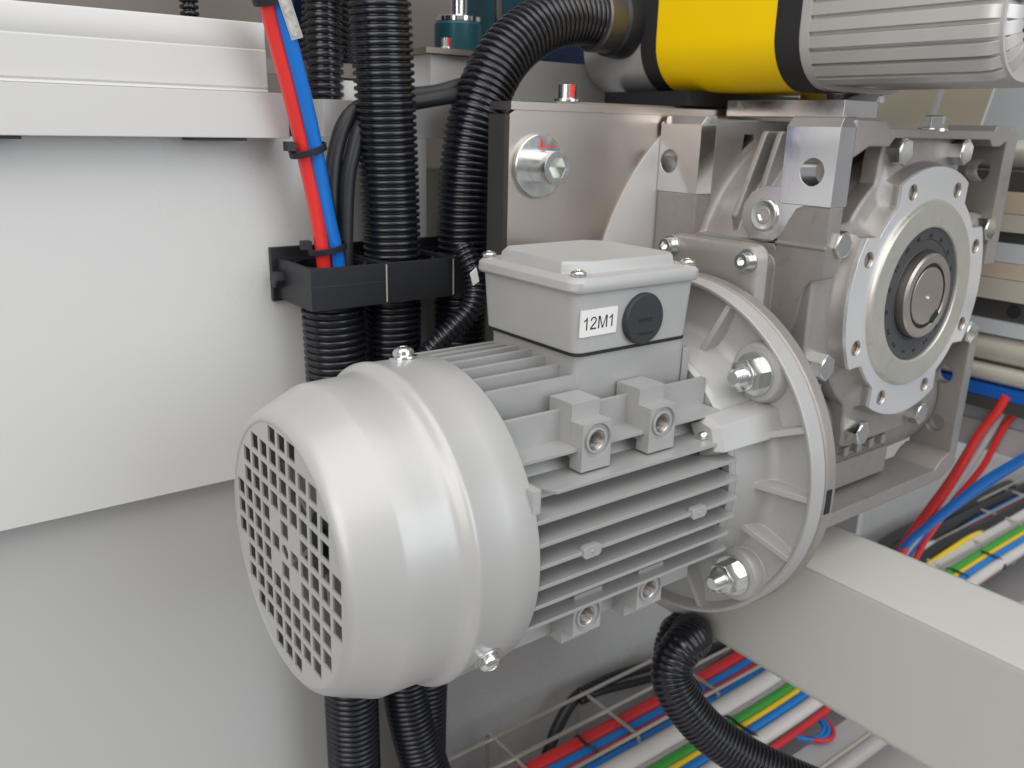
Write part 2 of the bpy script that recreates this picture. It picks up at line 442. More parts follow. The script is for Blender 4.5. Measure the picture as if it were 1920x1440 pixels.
for sz in (1,):
    a = math.radians(27*sz)
    u = Vector((0, -math.cos(a), math.sin(a))); t = Vector((0, math.sin(a), math.cos(a)))*(1 if sz > 0 else -1)
    X = Vector((1, 0, 0))
    mb = MB()
    mb.loft([[X*-47+u*60-t*8, X*-47+u*70-t*7.5, X*-47+u*72+t*4, X*-47+u*66+t*9, X*-47+u*60+t*9],
             [X*-44+u*60-t*9, X*-44+u*74-t*9, X*-44+u*76+t*4, X*-44+u*69+t*11, X*-44+u*60+t*10],
             [X*-26+u*60-t*9.5, X*-26+u*76-t*9, X*-26+u*78+t*4.5, X*-26+u*70+t*12, X*-26+u*60+t*11],
             [X*-4+u*60-t*10, X*-4+u*80-t*9, X*-4+u*81+t*5, X*-4+u*72+t*13, X*-4+u*60+t*12]])
    e = mb.build('shield_lug', 'flange_cast', motor)
    sc = MB(); thread(sc, X*-46.8+u*66.5+t*1.5, (-1, 0, 0), 2.4, 3.0, 0.8, 12); sc.build('bolt_tip', 'zinc', e)
for ang in (45, 135, 225, 315):
    a = math.radians(ang); c = Vector((0, -math.cos(a), math.sin(a)))*82.5
    mb = MB(); hex_head(mb, c + Vector((-10.8, 0, 0)), (-1, 0, 0), 15.6, 8.6, 11.4, phase=0.35)
    nut = mb.build('flange_nut', 'zinc', motor)
    st = MB(); thread(st, c + Vector((-21.2, 0, 0)), (-1, 0, 0), 4.7, 7.0, 1.4, 28)
    st.build('stud', 'zinc', nut)

# terminal box
def ring(x0, y0, x1, y1, r, z): return [Vector((a, b, z)) for a, b in rrect(x0, y0, x1, y1, r)]
ped = MB().loft([ring(-112.5, -34.8, -39.5, 34.8, 5, 48), ring(-113.5, -35.2, -39, 35.2, 5, 76.6)])
ped.box((-39.4, -33.4, 50), (-34.5, -20, 70.5))
ped.build('box_pedestal', 'grey_paint', stator)
MB().loft([ring(-115.6, -36.2, -40.2, 36.2, 5, 76.5), ring(-115.6, -36.2, -40.2, 36.2, 5, 78.3)]).build('gasket', 'gasket', motor)
tb = MB().loft([ring(-115.8, -36.3, -40.6, 36.3, 5, 78.2), ring(-118.0, -37.6, -38.6, 37.6, 5.5, 107.2)]).build('terminal_box', 'box_paint', motor)
lid = MB().loft([ring(-120.4, -39.2, -36.2, 39.2, 6.5, 106.8), ring(-121.2, -39.8, -35.4, 39.8, 7, 108.0), ring(-121.0, -39.6, -35.6, 39.6, 7, 111.6),
                 ring(-119.4, -38.2, -37.2, 38.2, 6.5, 113.4), ring(-117.0, -36.0, -39.5, 36.0, 6, 114.0)])
def octo(g, z, x0=-116, x1=-45, y=31.0):
    c = 9.0
    return [Vector(q) for q in ((x0+g+15*.9, -y+g, z), (x1-g-5, -y+g, z), (x1-g, -y+g+5, z), (x1-g, y-g-c, z), (x1-g-c, y-g, z), (x0+g+c, y-g, z), (x0+g, y-g-c, z), (x0+g, -y+g+7, z))]
lid.loft([octo(-0.6, 113.8), octo(0, 118.2), octo(1.0, 119.4)])
lid_o = lid.build('lid', 'box_paint', tb)
for x, y in ((-109.8, -30.8), (-42.0, -31.5), (-109.8, 31.5), (-43.0, 33.5)):
    if (x, y) == (-109.8, -30.8): x, y = -113.5, -33.2
    if (x, y) == (-42.0, -31.5): x, y = -41.2, -33.4
    if (x, y) == (-109.8, 31.5): x, y = -115.2, 34.0
    mb = MB(); pan_screw(mb, (x, y, 113.9), (0, 0, 1), 3.7, 2.8, 0); mb.build('lid_screw', 'zinc', lid_o)
pl = MB().lathe([(0, 12.6), (-2.2, 12.6), (-3.2, 11.9), (-3.2, 0)], (-75.4, -36.8, 91.0), 'y', 48)
plug = pl.build('blanking_plug', 'plug_black', tb)
MB().box((-79.6, -40.25, 90.0), (-71.2, -39.8, 91.6)).build('slot', 'gasket', plug)
mk = MB()
for k in range(7):
    mk.box((-80.5+k*1.6, -40.15, 83.6 - 0.05*k), (-79.4+k*1.6, -39.9, 84.6 - 0.05*k))
mk.build('moulded_mark', 'gasket', plug)
st_n = Vector((0, -1, -0.042)).normalized()
st_u = Vector((1, 0, 0.012)).normalized(); st_w = st_n.cross(st_u)*-1
if st_w.z < 0: st_w = -st_w
so = Vector((-103.4, -37.35, 92.4))
sk = MB().prism(rrect(-11.3, -6.25, 11.3, 6.25, 0.3, 1), [], (st_u, st_w, st_n), -0.6, 0.25, so).build('name_sticker', 'sticker', tb)
# lettering 12M1, sans serif, each character cut as a flat outline
GL = {'1': (5.0, [[(2.35,0),(3.25,0),(3.25,7.2),(2.67,7.2),(2.2,6.55),(1.55,6.0),(0.75,5.6),(0.75,4.73),(1.6,5.12),(2.35,5.63)]]),
      '2': (5.56, [[(0.3,0),(5.03,0),(5.03,0.85),(1.52,0.85),(1.8,1.2),(3.05,2.3),(4.1,3.25),(4.75,4.1),(5.0,5.15),(4.65,6.2),(3.85,6.95),(2.75,7.22),(1.6,6.97),(0.8,6.25),(0.5,5.1),(1.4,5.0),(1.6,5.8),(2.05,6.3),(2.73,6.48),(3.4,6.3),(3.9,5.85),(4.08,5.15),(3.75,4.3),(2.9,3.4),(1.5,2.2),(0.7,1.3),(0.35,0.5)]]),
      'M': (8.33, [[(0.74,0),(1.66,0),(1.66,6.0),(3.7,0),(4.56,0),(6.62,6.1),(6.62,0),(7.54,0),(7.54,7.16),(6.26,7.16),(4.5,2.05),(4.13,0.98),(3.76,2.1),(2.17,7.16),(0.74,7.16)]])}
lt = []; xx = 0.0
for ch in '12M1':
    adv, outl = GL[ch]
    lt.append((xx, outl)); xx += adv
k = 0.83
lb = MB()
for x0, outl in lt:
    for o in outl:
        lb.prism([((a + x0 - xx/2)*k, (b - 3.6)*k) for a, b in o], [], (st_u, st_w, st_n), 0.25, 0.32, so)
tag(lb.build('lettering', 'ink', sk, weld=False), kind='stuff')

# ------------------------------------------------------------------ worm gearbox
gear = thing('worm_gearbox', (128, 0, -52), 'cast aluminium worm gearbox with a lobed output flange and hollow shaft beside the motor', 'gearbox')
GX, GZ = 128.0, 87.5                      # output axis, along y
hb = MB()
YF, YB = -61.5, -31.0                     # front frame
# front frame: top bar, right side, bottom, left side
hb.prism([(46,185),(74,185),(77,181.5),(196,181.5),(199,185),(214,185),(214,176),(206,172.5),(196,172.5),(192,176.5),(84,176.5),(79,172),(60,172),(46,166)], [], 'y', YF, YB)
def wall_x(x0, x1, y0, y1, z0, z1, holes, cut=None):
    o = cut or [(y0,z0),(y1,z0),(y1,z1),(y0,z1)]
    hb.prism(o, holes, 'x', x0, x1)
wall_x(214, 228, YF, YB, 97, 182, [circle(-47, 157.5, 7.2, 24)], [(YF,98),(YF,181),(-58,185),(YB,185),(YB,98)])
wall_x(216, 225.2, YF, YB, -44, 57, [circle(-47, 20, 6.5, 24), circle(-47, -16, 6.0, 24)], [(YF+0.4,-38),(YF+0.4,54),(-58,58),(YB-0.4,58),(YB-0.4,-38)])
wall_x(211, 222, -45, YB, 58.2, 97.8, [])
hb.prism([(33,-52),(206,-52),(212,-50),(222,-46),(226,-40),(214,-34),(205,-37),(198,-43),(150,-43),(46,-43),(33,-43)], [], 'y', YF, YB)
wall_x(33, 46, YF+0.2, YB, -43, 44, [])
wall_x(33, 44, YF, YB, 103, 141.2, [], [(YF,141.2),(YF,106),(-60.5,103.5),(-58,102.6),(-54.5,102),(-51.5,98.5),(-49.8,92),(-48.5,82),(-46,72),(-40,62),(-38,40),(-30.5,40),(-30.5,141.2)])
wall_x(32.2, 33.2, -61.4, -30, 119.2, 120.6, [])
# web behind the front frame and the inner drum
hb.prism([(46.5,-43.5),(214,-43.5),(214,20),(46.5,20)], [], 'y', -12, -8)
hb.lathe([(-30, 0), (-30, 90), (-15, 94), (0, 95), (15, 94), (25, 91.5), (27.5, 92), (29, 93.5), (30.3, 97), (30.3, 0)], (GX, 0, GZ), 'y', 128)
# back slab with the kidney hole, the two ribs on the drum
hb.prism([(46.6,184.5),(215,184.5),(228,176),(228,-44),(220,-52),(35.5,-52),(35.5,140.5),(46.6,140.5)], [[(73,176),(82,176),(84,172),(79,160),(74,158),(72,164)]], 'y', 30.2, 61.5)
for y, o in ((3.5, [(57, 176.6), (59, 178.5), (110, 178), (110, 120), (46, 108), (37.0, 131)]), (-5.0, [(59.5, 176.6), (61.5, 178.5), (110, 178), (110, 120), (50, 118), (44.0, 135)])):
    hb.prism(o, [], 'y', y-1.7, y+1.7)
# worm housing and the motor side adapter
hb.lathe([(12, 0), (12, 52), (30, 56), (60, 50), (215, 46), (215, 0)], (0, 0, 2), 'x', 64)
hb.lathe([(0.2, 50), (0.2, 99.6), (1.0, 100.6), (8.2, 100.6), (9.0, 99.8), (9.6, 90), (12, 70), (20, 62), (34, 58), (34, 0)], (0,0,0), 'x', 160)
def plate(x, y, zt, r, zb=30):
    o = [(y, zb)] + [(y*1.0 - r + r*math.cos(a), zt - r + r*math.sin(a)) for a in [PI/2*k/6 for k in range(7)]]
    o2 = [(-q[0], q[1]) for q in reversed(o)]
    return [Vector((x, -q[0], q[1])) for q in o + o2]
hb.loft([plate(13.4, 30.5, 117.6, 7), plate(14.6, 33.0, 119, 8), plate(22, 35.0, 119.4, 8)])
hb.loft([plate(22, 31, 113, 7), plate(33.5, 31, 113, 7)])
hb.loft([plate(33.2, 30.4, 119, 3), plate(60, 30.4, 119, 3)])
# boss of the worm bearing under the left wall
hb.lathe([(-52, 0), (-52, 20), (-28, 22), (-28, 0)], (58, 0, 74), 'y', 40)
hb.box((70, -45, -40), (160, -33, -22))
for x in (96, 110, 124, 138): hb.box((x, -52, -14), (x+5, -40, -8))
housing = hb.build('housing', 'gear_cast', gear, sharp=32)

def mount_pad(y0, y1, zb, holeyz, r, tail=False):
    mb = MB(); X0 = 33.0 if not tail else 32.4
    mb.prism([(y0, 141.3), (y1, 141.3), (y1, 181.4), (y0, 181.4)], [circle(*holeyz, r, 28)], 'x', X0, 46.3)
    mb.hexa([(X0, y0, 181.4), (46.3, y0, 181.4), (46.3, y1, 181.4), (X0, y1, 181.4), (X0+4.5, y0+(1.5 if tail else 0), 185.9), (46.3, y0+(1.5 if tail else 0), 185.9), (46.3, y1-(0 if tail else 1.5), 185.9), (X0+4.5, y1-(0 if tail else 1.5), 185.9)])
    if tail:
        c = (-20.9, 133.9); o = [(-29.7, 168), (-29.9, 150)]
        o += [(c[0] + 13*math.cos(a), c[1] + 15.2*math.sin(a)) for a in [math.radians(t) for t in range(110, -110, -20)]]
        o += [(-37, 123), (-39.6, 134), (-43, 139.4), (-52, 141.4), (-52, 150)]
        o = [(-30, 156), (-29.5, 150), (-26, 149.6), (-18, 149.2), (-11, 145.5), (-6.5, 139), (-5.6, 132), (-8, 125.5), (-13, 120.6), (-20.6, 118.6), (-28, 120.4), (-33.5, 125), (-37.2, 133), (-41, 139), (-47, 141.6), (-55, 141.7), (-55, 143), (-40, 148)]
        mb.prism(o, [], 'x', 32.6, 40)
    return mb.build('mounting_pad', 'machined', gear)
mount_pad(30.0, 62.0, 141, (53.6, 159.4), 7.0)
mount_pad(-61.5, -29.7, 141, (-47.9, 158.5), 7.2, True)
for y, z in ((-47.9, 158.5), (53.6, 159.4)):
    pass
mb = MB(); mb.prism([(29.6, 60), (61.2, 60), (61.2, 141.1), (29.6, 141.1)], [], 'x', 33.1, 45); mb.build('side_wall', 'gear_cast', gear)
mb = MB(); u = (Vector((0,1,0)), Vector((0,0,1)), Vector((-1,0,0)))
mb.lathe([(0, 9.0), (0.9, 9.0), (1.5, 8.5), (1.6, 7.6), (1.4, 7.0), (1.4, 4.5)], (32.6, -20.9, 133.9), (-1,0,0), 40)
mb.prism(circle(0, 0, 4.6, 28), [circle(0, 0, 3.5, 6)], u, 0.2, 1.4, (32.6, -20.9, 133.9))
mb.prism(circle(0, 0, 3.6, 6), [], u, 0.05, 0.4, (32.6, -20.9, 133.9))
mb.build('oil_plug', 'zinc', gear)
for y, z in ((-27.6, 110.8), (28.8, 112.4)):
    mb = MB(); mb.lathe([(0, 6.6), (-1.0, 6.6), (-1.0, 0)], (13.4, y, z), 'x', 28)
    socket_head(mb, (12.4, y, z), (-1, 0, 0), 4.4, 5.0, 2.5)
    mb.build('adapter_bolt', 'zinc', gear)
nt = MB(); nt.box((1.0, -101.0, -8.2), (5.2, -98.0, 5.0)); nt.build('inspection_slot', 'gasket', gear)

# lobed cover and output flange
def lobed(Rl, Rn, half=33.0, ramp=9.0, n=144, cx=GX, cz=GZ):
    out = []
    for k in range(n):
        a = 360.0*k/n
        d = abs(((a + 45) % 90) - 45)
        if d < half: r = Rl
        elif d > half + ramp: r = Rn
        else:
            t = (d-half)/ramp; t = t*t*(3-2*t); r = Rl + (Rn-Rl)*t
        out.append((cx + r*math.cos(math.radians(a)), cz + r*math.sin(math.radians(a))))
    return out
def lugs(flat, half, Rn, n=144, cx=GX, cz=GZ):
    out = []
    for k in range(n):
        a = 360.0*k/n
        d = math.radians(abs(((a + 45) % 90) - 45))
        r = flat/math.cos(d)
        if d > 1e-6: r = min(r, half/math.sin(d) + 1.5*d)
        r = max(r, Rn)
        if abs(d - math.atan2(half, flat)) < 0.045: r -= 2.2
        out.append((cx + r*math.cos(math.radians(a)), cz + r*math.sin(math.radians(a))))
    return out
def L3(pts, y): return [Vector((a, y, b)) for a, b in pts]
cv = MB()
cv.loft([L3(lugs(92, 43, 78), -44), L3(lugs(92.6, 43.6, 78.6), -45), L3(lugs(92.6, 43.6, 78.6), -53.8), L3(lugs(91.4, 42.6, 77.4), -55.0), L3(lugs(84, 41, 75.5), -55.2),
         L3(lobed(76.5, 68, 31, 7), -56.5), L3(lobed(74.5, 64.5, 29.5, 5.5), -60.0), L3(lobed(74, 63.5, 29.5, 5.5), -63.9)])
cv.lathe([(-46, 60), (-46, 77), (-40, 79), (-15, 80), (-15, 60)], (GX, 0, GZ), 'y', 96)
cover_o = cv.build('gear_cover', 'gear_cast', gear, sharp=32)
holes = [circle(GX + 65*math.cos(math.radians(22.5+45*k)), GZ + 65*math.sin(math.radians(22.5+45*k)), 4.6, 20) for k in range(8)]
MB().prism(lobed(74, 63.5, 29.5, 5.5), holes + [circle(GX, GZ, 50, 72)], 'y', -66.0, -63.8).build('output_flange', 'turned', gear)
for k in range(8):
    mb = MB(); x, z = GX + 65*math.cos(math.radians(22.5+45*k)), GZ + 65*math.sin(math.radians(22.5+45*k))
    mb.lathe([(0, 4.6), (0.5, 3.9), (1.0, 4.5), (1.5, 3.9), (1.95, 4.5), (1.95, 0)], (x, -65.9, z), 'y', 18)
    mb.build('threaded_hole', 'shaft_steel', cover_o)
MB().lathe([(-64, 56), (-66.1, 55.6), (-66.4, 54.8), (-68.0, 54.2), (-68.5, 53.5), (-68.4, 40.6), (-67.8, 39.8), (-64, 39.2)], (GX, 0, GZ), 'y', 120).build('pilot_ring', 'turned_raw', gear)
seal = MB().lathe([(-62, 39.6), (-66.6, 39.4), (-66.9, 38.6), (-66.2, 36.5), (-66.2, 33.0), (-65.6, 32.4), (-65.6, 27.8), (-66.3, 27.2), (-65, 25.4), (-62, 25)], (GX, 0, GZ), 'y', 96).build('oil_seal', 'rubber_seal', gear)
mk = MB()
for k in range(17):
    for da in (-0.028, 0.028):
        a = 2*PI*k/17 + 0.05*random.random() + da; r = 34.8
        c = Vector((GX + r*math.cos(a), -66.25, GZ + r*math.sin(a))); t = Vector((-math.sin(a), 0, math.cos(a))); rr = Vector((math.cos(a), 0, math.sin(a)))
        s = 0.55 + 0.2*random.random(); n = Vector((0, -0.15, 0)); h = 1.0
        mk.hexa([c-t*s-rr*h, c+t*s-rr*h, c+t*s+rr*h, c-t*s+rr*h, c-t*s-rr*h+n, c+t*s-rr*h+n, c+t*s+rr*h+n, c-t*s+rr*h+n])
tag(mk.build('moulded_mark', 'gasket', seal), kind='stuff')
hs = MB().lathe([(-62, 25.2), (-70.6, 25.2), (-71.8, 24.2), (-71.8, 19.8), (-71.0, 19.0), (-68.6, 18.8), (-68.6, 0)], (GX, 0, GZ), 'y', 80).build('hollow_shaft', 'shaft_steel', gear)
o = [(GX + 17.6*math.cos(a), GZ + 17.6*math.sin(a)) for a in [2*PI*k/64 for k in range(64)]]
sh = MB().lathe([(-68, 17.6), (-70.8, 17.6), (-71.4, 17.0), (-71.4, 2.2), (-69.8, 0.6), (-69.8, 0)], (GX, 0, GZ), 'y', 64).build('shaft_end', 'shaft_steel', gear)
kw = MB(); a = math.radians(-50)
u = Vector((math.cos(a), 0, math.sin(a))); t = Vector((-math.sin(a), 0, math.cos(a))); c = Vector((GX, 0, GZ))
Yv = Vector((0, 1, 0))
kw.hexa([c+u*15.6-t*4+Yv*-71.9, c+u*19.6-t*4+Yv*-71.9, c+u*19.6+t*4+Yv*-71.9, c+u*15.6+t*4+Yv*-71.9, c+u*15.6-t*4+Yv*-68, c+u*19.6-t*4+Yv*-68, c+u*19.6+t*4+Yv*-68, c+u*15.6+t*4+Yv*-68])
kw.build('keyway', 'gasket', hs)
MB().lathe([(-70.9, 18.9), (-71.5, 18.9), (-71.5, 17.8), (-70.9, 17.8)], (GX, 0, GZ), 'y', 64).build('gap_ring', 'gasket', hs)
for k in range(8):
    a = math.radians(22.5+45*k)
    mb = MB(); hex_head(mb, (GX + 88.5*math.cos(a), -54.8, GZ + 88.5*math.sin(a)), (0, -1, 0), 13.5, 8.5, 0, phase=0.4*k)
    mb.build('cover_bolt', 'zinc', gear)
mb = MB(); hex_head(mb, (134, -55, 180.5), (0, 0, 1), 11.0, 6.5, 8.5, phase=0.3); mb.build('breather_plug', 'zinc', gear)

# ------------------------------------------------------------------ steel bracket behind the gearbox
br = thing('steel_bracket', (20, 62, -60), 'brushed steel bracket plate behind the gearbox, held by a socket bolt on a wide washer', 'bracket')
MB().prism([(-82, -60), (260, -60), (260, 186.2), (-78.5, 186.2), (-82, 184)], [], 'y', 63.6, 68).build('front_plate', 'brushed_steel', br)
MB().box((-82, 68, -60), (-78, 83, 184)).build('side_plate', 'dark_steel', br)
MB().box((-82, 62.4, 186.3), (270, 82, 190.5)).build('top_plate', 'brushed_steel', br)
MB().box((-34, 82.2, 186.3), (270, 116, 192.3)).build('ledge', 'brown_plate', br)
arc = [(128 + 146*math.cos(a), 62 + 146*math.sin(a)) for a in [math.radians(121 + 1.5*k) for k in range(75)]]
MB().prism([(128, 186.0)] + [q for q in arc if q[1] < 186.0] + [(128, -58)], [], 'y', 62.5, 63.5).build('backing_disc', 'disc_steel', br)
mb = MB(); mb.lathe([(0, 0), (0, 17.3), (2.6, 17.3), (3.0, 16.9), (3.0, 0)], (-62, 63.5, 156.6), (0,-1,0), 64)
ws = mb.build('washer', 'zinc', br)
mb = MB(); socket_head(mb, (-62, 60.4, 156.6), (0,-1,0), 9.0, 14.5, 6.0)
bo = mb.build('socket_bolt', 'zinc', br)
rm = MB()
rm.box((-64.5, 60.2, 167.0), (-52.5, 60.38, 167.7)); rm.prism([(-62.4,167.4),(-60.8,167.6),(-61.2,170.6),(-62.4,171.4),(-62.0,169.4)], [], 'y', 60.2, 60.38)
rm.build('paint_mark', 'red_mark', ws)
def marked_bolt(x, y, z, parent, r=6.0, h=9.5):
    mb = MB(); mb.lathe([(0, r*1.45), (1.4, r*1.45), (1.4, 0)], (x, y, z), 'z', 32)
    socket_head(mb, (x, y, z+1.4), (0, 0, 1), r, h, r*0.55)
    b = mb.build('socket_bolt', 'zinc', parent)
    m2 = MB(); a0 = math.radians(-112)
    pts = [(x + (r+0.08)*math.cos(a0+0.09*k), y + (r+0.08)*math.sin(a0+0.09*k)) for k in range(7)]
    m2.prism(pts + [(x + (r-0.5)*math.cos(a0+0.27), y + (r-0.5)*math.sin(a0+0.27))], [], 'z', z+2, z+1.4+h)
    m2.build('paint_mark', 'red_mark', b)
marked_bolt(-21, 89, 192.5, br, 5.6, 8.0)

# ------------------------------------------------------------------ drive with the yellow band above the gearbox
dr = thing('finned_drive', (115, 60, 197), 'cast aluminium drive with a wide yellow band between black stripes, above the gearbox', 'drive')
DX0, DX1, DZ0, DZ1 = 60.0, 175.0, 202.0, 330.0
def body(y0, y1, g, rc, name, m, grow=0.0):
    o = rrect(DX0-g, DZ0-g, DX1+g, DZ1+g, rc, 10)
    return MB().prism(o, [], 'y', y0, y1).build(name, m, dr)
body(110.5, 168, 0.0, 30, 'gearhead', 'alu_drive')
body(97.0, 110.5, 1.2, 31, 'black_band', 'black_stripe')
body(5.0, 97.0, 0.6, 30, 'yellow_band', 'yellow_panel')
body(-11.0, 5.0, 1.2, 31, 'black_band', 'black_stripe')
body(-118.0, -17.0, -2.0, 28, 'finned_end', 'alu_drive')
body(-17.0, -11.0, 0.7, 30, 'end_collar', 'alu_drive')
fe = MB()
def around(y0, y1, d0, d1, s):
    pass
per = rrect(DX0, DZ0, DX1, DZ1, 30, 12)
# ribs that run along the drive and turn in at its end
P = [Vector((a, 0, b)) for a, b in per]
cen = Vector(((DX0+DX1)/2, 0, (DZ0+DZ1)/2))
def at_len(s):
    tot = 0.0
    for i in range(len(P)):
        a, b = P[i], P[(i+1) % len(P)]; L = (b-a).length
        if tot + L >= s: return a.lerp(b, (s-tot)/L), (b-a).normalized()
        tot += L
    return P[0], (P[1]-P[0]).normalized()
total = sum((P[(i+1) % len(P)]-P[i]).length for i in range(len(P)))
k = 0; s = 0.0
while s < total:
    c, t = at_len(s); n = Vector((-t.z, 0, t.x))
    if (cen - c).dot(n) > 0: n = -n
    if abs(c.z - DZ0) < 3.0: s += 8.3; continue
    rb = MB(); prev = None
    loops = []
    path = [(-16.0, 0.6), (-17.0, 0.7), (-107, 0.7), (-112, 0.2), (-116, -1.6), (-119, -5.0), (-121, -14.0)]
    for y, d in path:
        q = c + n*d; Yv = Vector((0, y, 0))
        loops.append([q - t*3.4 - n*4.0 + Yv, q + t*3.4 - n*4.0 + Yv, q + t*3.0 + Yv, q - t*3.0 + Yv])
    rb.loft(loops).build('cooling_rib', 'alu_drive', dr)
    s += 8.3; k += 1
MB().prism(rrect(DX0+14, DZ0+14, DX1-14, DZ1-14, 20, 8), [], 'y', -121.5, -117).build('end_plate', 'alu_drive', dr)
gl = MB().lathe([(0, 23.5), (-3.5, 23.5), (-12, 22.4), (-14, 20), (-14, 0)], (60.2, 130.5, 246), 'x', 48).build('cable_gland', 'black_plastic', dr)
MB().lathe([(-13.8, 16), (-13.8, 20.6), (-27, 20.6), (-28, 19.5), (-28, 16.5)], (60.2, 130.5, 246), 'x', 48).build('clamp_ring', 'dark_steel', gl)
MB().lathe([(196.6, 0), (196.6, 26), (201.9, 25), (201.9, 0)], (140, 10, 0), 'z', 64).build('foot_disc', 'chrome', dr)
MB().box((64, 70, 192.7), (180, 148, 201.8)).build('gap_shade_block', 'black_plastic', dr)  # black block standing in for the shadowed gap under the drive

MB().prism([(88, -26), (122, -26), (126, -22), (126, 58), (88, 58)], [circle(108, 14, 14, 40)], 'z', 187, 196.5).build('adapter_plate', 'machined', dr)

# ------------------------------------------------------------------ white rail beam at the upper end of the panel
rb = thing('white_rail', (-500, 140, 168), 'white profiled rail fixed along the top edge of the white panel', 'rail')
MB().prism([(136, 168.6), (155.8, 168.6), (155.8, 191.6), (136, 191.6)], [], 'x', -900, -176).build('lower_bar', 'white_rail', rb)
pr = [(140, 191.8), (156, 191.8), (156, 226), (141.5, 226), (140.8, 225), (140.8, 213.5), (141.0, 213), (140.5, 212.4), (140.2, 194.2), (140.8, 193.4)]
MB().prism(pr, [], 'x', -900, -185).build('profile', 'white_rail', rb)
MB().box((-900, 150, 226.2), (-330, 156, 300)).build('top_sheet', 'white_panel', rb)
for x in (-318, -213):
    MB().box((x-14, 138.0, 167.0), (x+14, 155.8, 168.5)).build('spacer', 'black_plastic', rb)
lg = tag(MB().prism([(-146, 169.2), (-40, 169.2), (-40, 190), (-146, 190)], [], 'y', 157, 200).build('ledge_plate', 'white_rail'), 'plain white ledge plate behind the two tall black conduits', 'plate')

# ------------------------------------------------------------------ corrugated conduits in their clamp
HY = 130.0
def conduit_thing(name, pts, R, pitch, label, group='black corrugated conduits', depth=2.0):
    o = conduit(pts, R, pitch, 26, depth).build(name, 'hose_black', None, sharp=60, weld=False)
    return tag(o, label, 'conduit', group)
conduit_thing('corrugated_conduit', [(-127, 126, 300), (-125, 127, 250), (-122, 128, 200), (-119, 130, 150), (-118, HY, 110), (-118, HY, 94)], 17.2, 3.9, 'tall thick black corrugated conduit rising straight out of the middle clamp')
conduit_thing('corrugated_conduit', [(-66, HY, 94), (-66, HY, 125), (-63, HY, 160), (-55, HY, 190), (-39, HY, 217), (-14, HY, 236), (14, 130.5, 245), (40, 130.5, 246)], 17.2, 3.9, 'thick black corrugated conduit curving up from the clamp into the yellow banded drive')
conduit_thing('corrugated_conduit', [(-158, HY, 84), (-157, HY, 40), (-156, HY, -60), (-155, HY, -160), (-153, HY, -420)], 18.0, 4.1, 'thick black corrugated conduit hanging below the clamp under the red and blue tubes')
conduit_thing('corrugated_conduit', [(-118, HY, 78), (-118, HY, 30), (-117, HY, -80), (-114, HY, -180), (-108, 126, -240), (-88, 118, -330), (-70, 112, -420)], 17.2, 3.9, 'black corrugated conduit below the middle clamp, slanting away underneath the fan cover')
conduit_thing('corrugated_conduit', [(-68, HY, 78), (-70, HY, 20), (-84, HY, -80), (-97, HY, -180), (-100, HY, -300), (-101, HY, -420)], 17.2, 3.9, 'black corrugated conduit hanging from the clamp half hidden by the terminal box')
conduit_thing('thin_conduit', [(-88, 100, 110), (-84, 92, 92), (-88, 88, 76), (-99, 90, 64), (-112, 96, 50), (-122, 104, 30)], 6.8, 3.4, 'thin black corrugated conduit slanting down behind the terminal box', None, 1.4)
tag(MB().hexa([(-91, 84, 89), (-87, 84, 91), (-87, 83, 91), (-91, 83, 89), (-93, 84, 96), (-89, 84, 99), (-89, 83, 99), (-93, 83, 96)]).build('cable_tag', 'sticker'), 'small blank grey tag behind the terminal box on the thin conduit', 'tag')
cl = thing('conduit_clamp', (-115, 155, 76), 'black plastic triple clamp fixed to the white panel and holding the conduits', 'clamp')
def clamp_part(x0, x1):
    cx = (x0+x1)/2; o = [(x0, 105.5), (x1, 105.5), (x1, 152), (x0, 152)]
    mb = MB()
    mb.prism(o, [circle(cx, HY, 19.3, 40)], 'z', 79, 92)
    mb.prism(o, [[(x0+2.2, 107.7), (x1-2.2, 107.7), (x1-2.2, 149.8), (x0+2.2, 149.8)]], 'z', 92, 102)
    mb.lathe([(92, 19.3), (92, 21.3), (100.8, 21.0), (100.8, 19.3), (92, 19.3)], (cx, HY, 0), 'z', 40)
    for dx in (-9, 9): mb.box((cx+dx-0.8, 148.5-1, 92), (cx+dx+0.8, 149.9, 99))
    for sx, sy in ((1, 1), (-1, 1), (1, -1), (-1, -1)):
        a, b = Vector((cx + sx*14.6, HY + sy*14.6, 0)), Vector((cx + sx*20.2, HY + sy*20.0, 0)); t = Vector((-sy*0.8, sx*0.8, 0)); z = Vector((0, 0, 1))
        mb.hexa([a-t+z*92, a+t+z*92, b+t+z*92, b-t+z*92, a-t+z*99, a+t+z*99, b+t+z*99, b-t+z*99])
    mb.build('clamp_segment', 'black_plastic', cl)
for x0, x1 in ((-181, -135.6), (-135.0, -90.6), (-90.0, -44)): clamp_part(x0, x1)
MB().box((-184, 152.2, 77), (-40, 155.8, 108)).build('back_bar', 'black_plastic', cl)
mb = MB(); hex_head(mb, (-181, 146, 91), (-1, 0, 0), 9, 5, 0); mb.build('side_nut', 'black_plastic', cl)
for x in (-135.3, -90.3):
    MB().box((x-0.35, 105.3, 80), (x+0.35, 106.2, 101.5)).build('gap', 'pale_rail', cl)

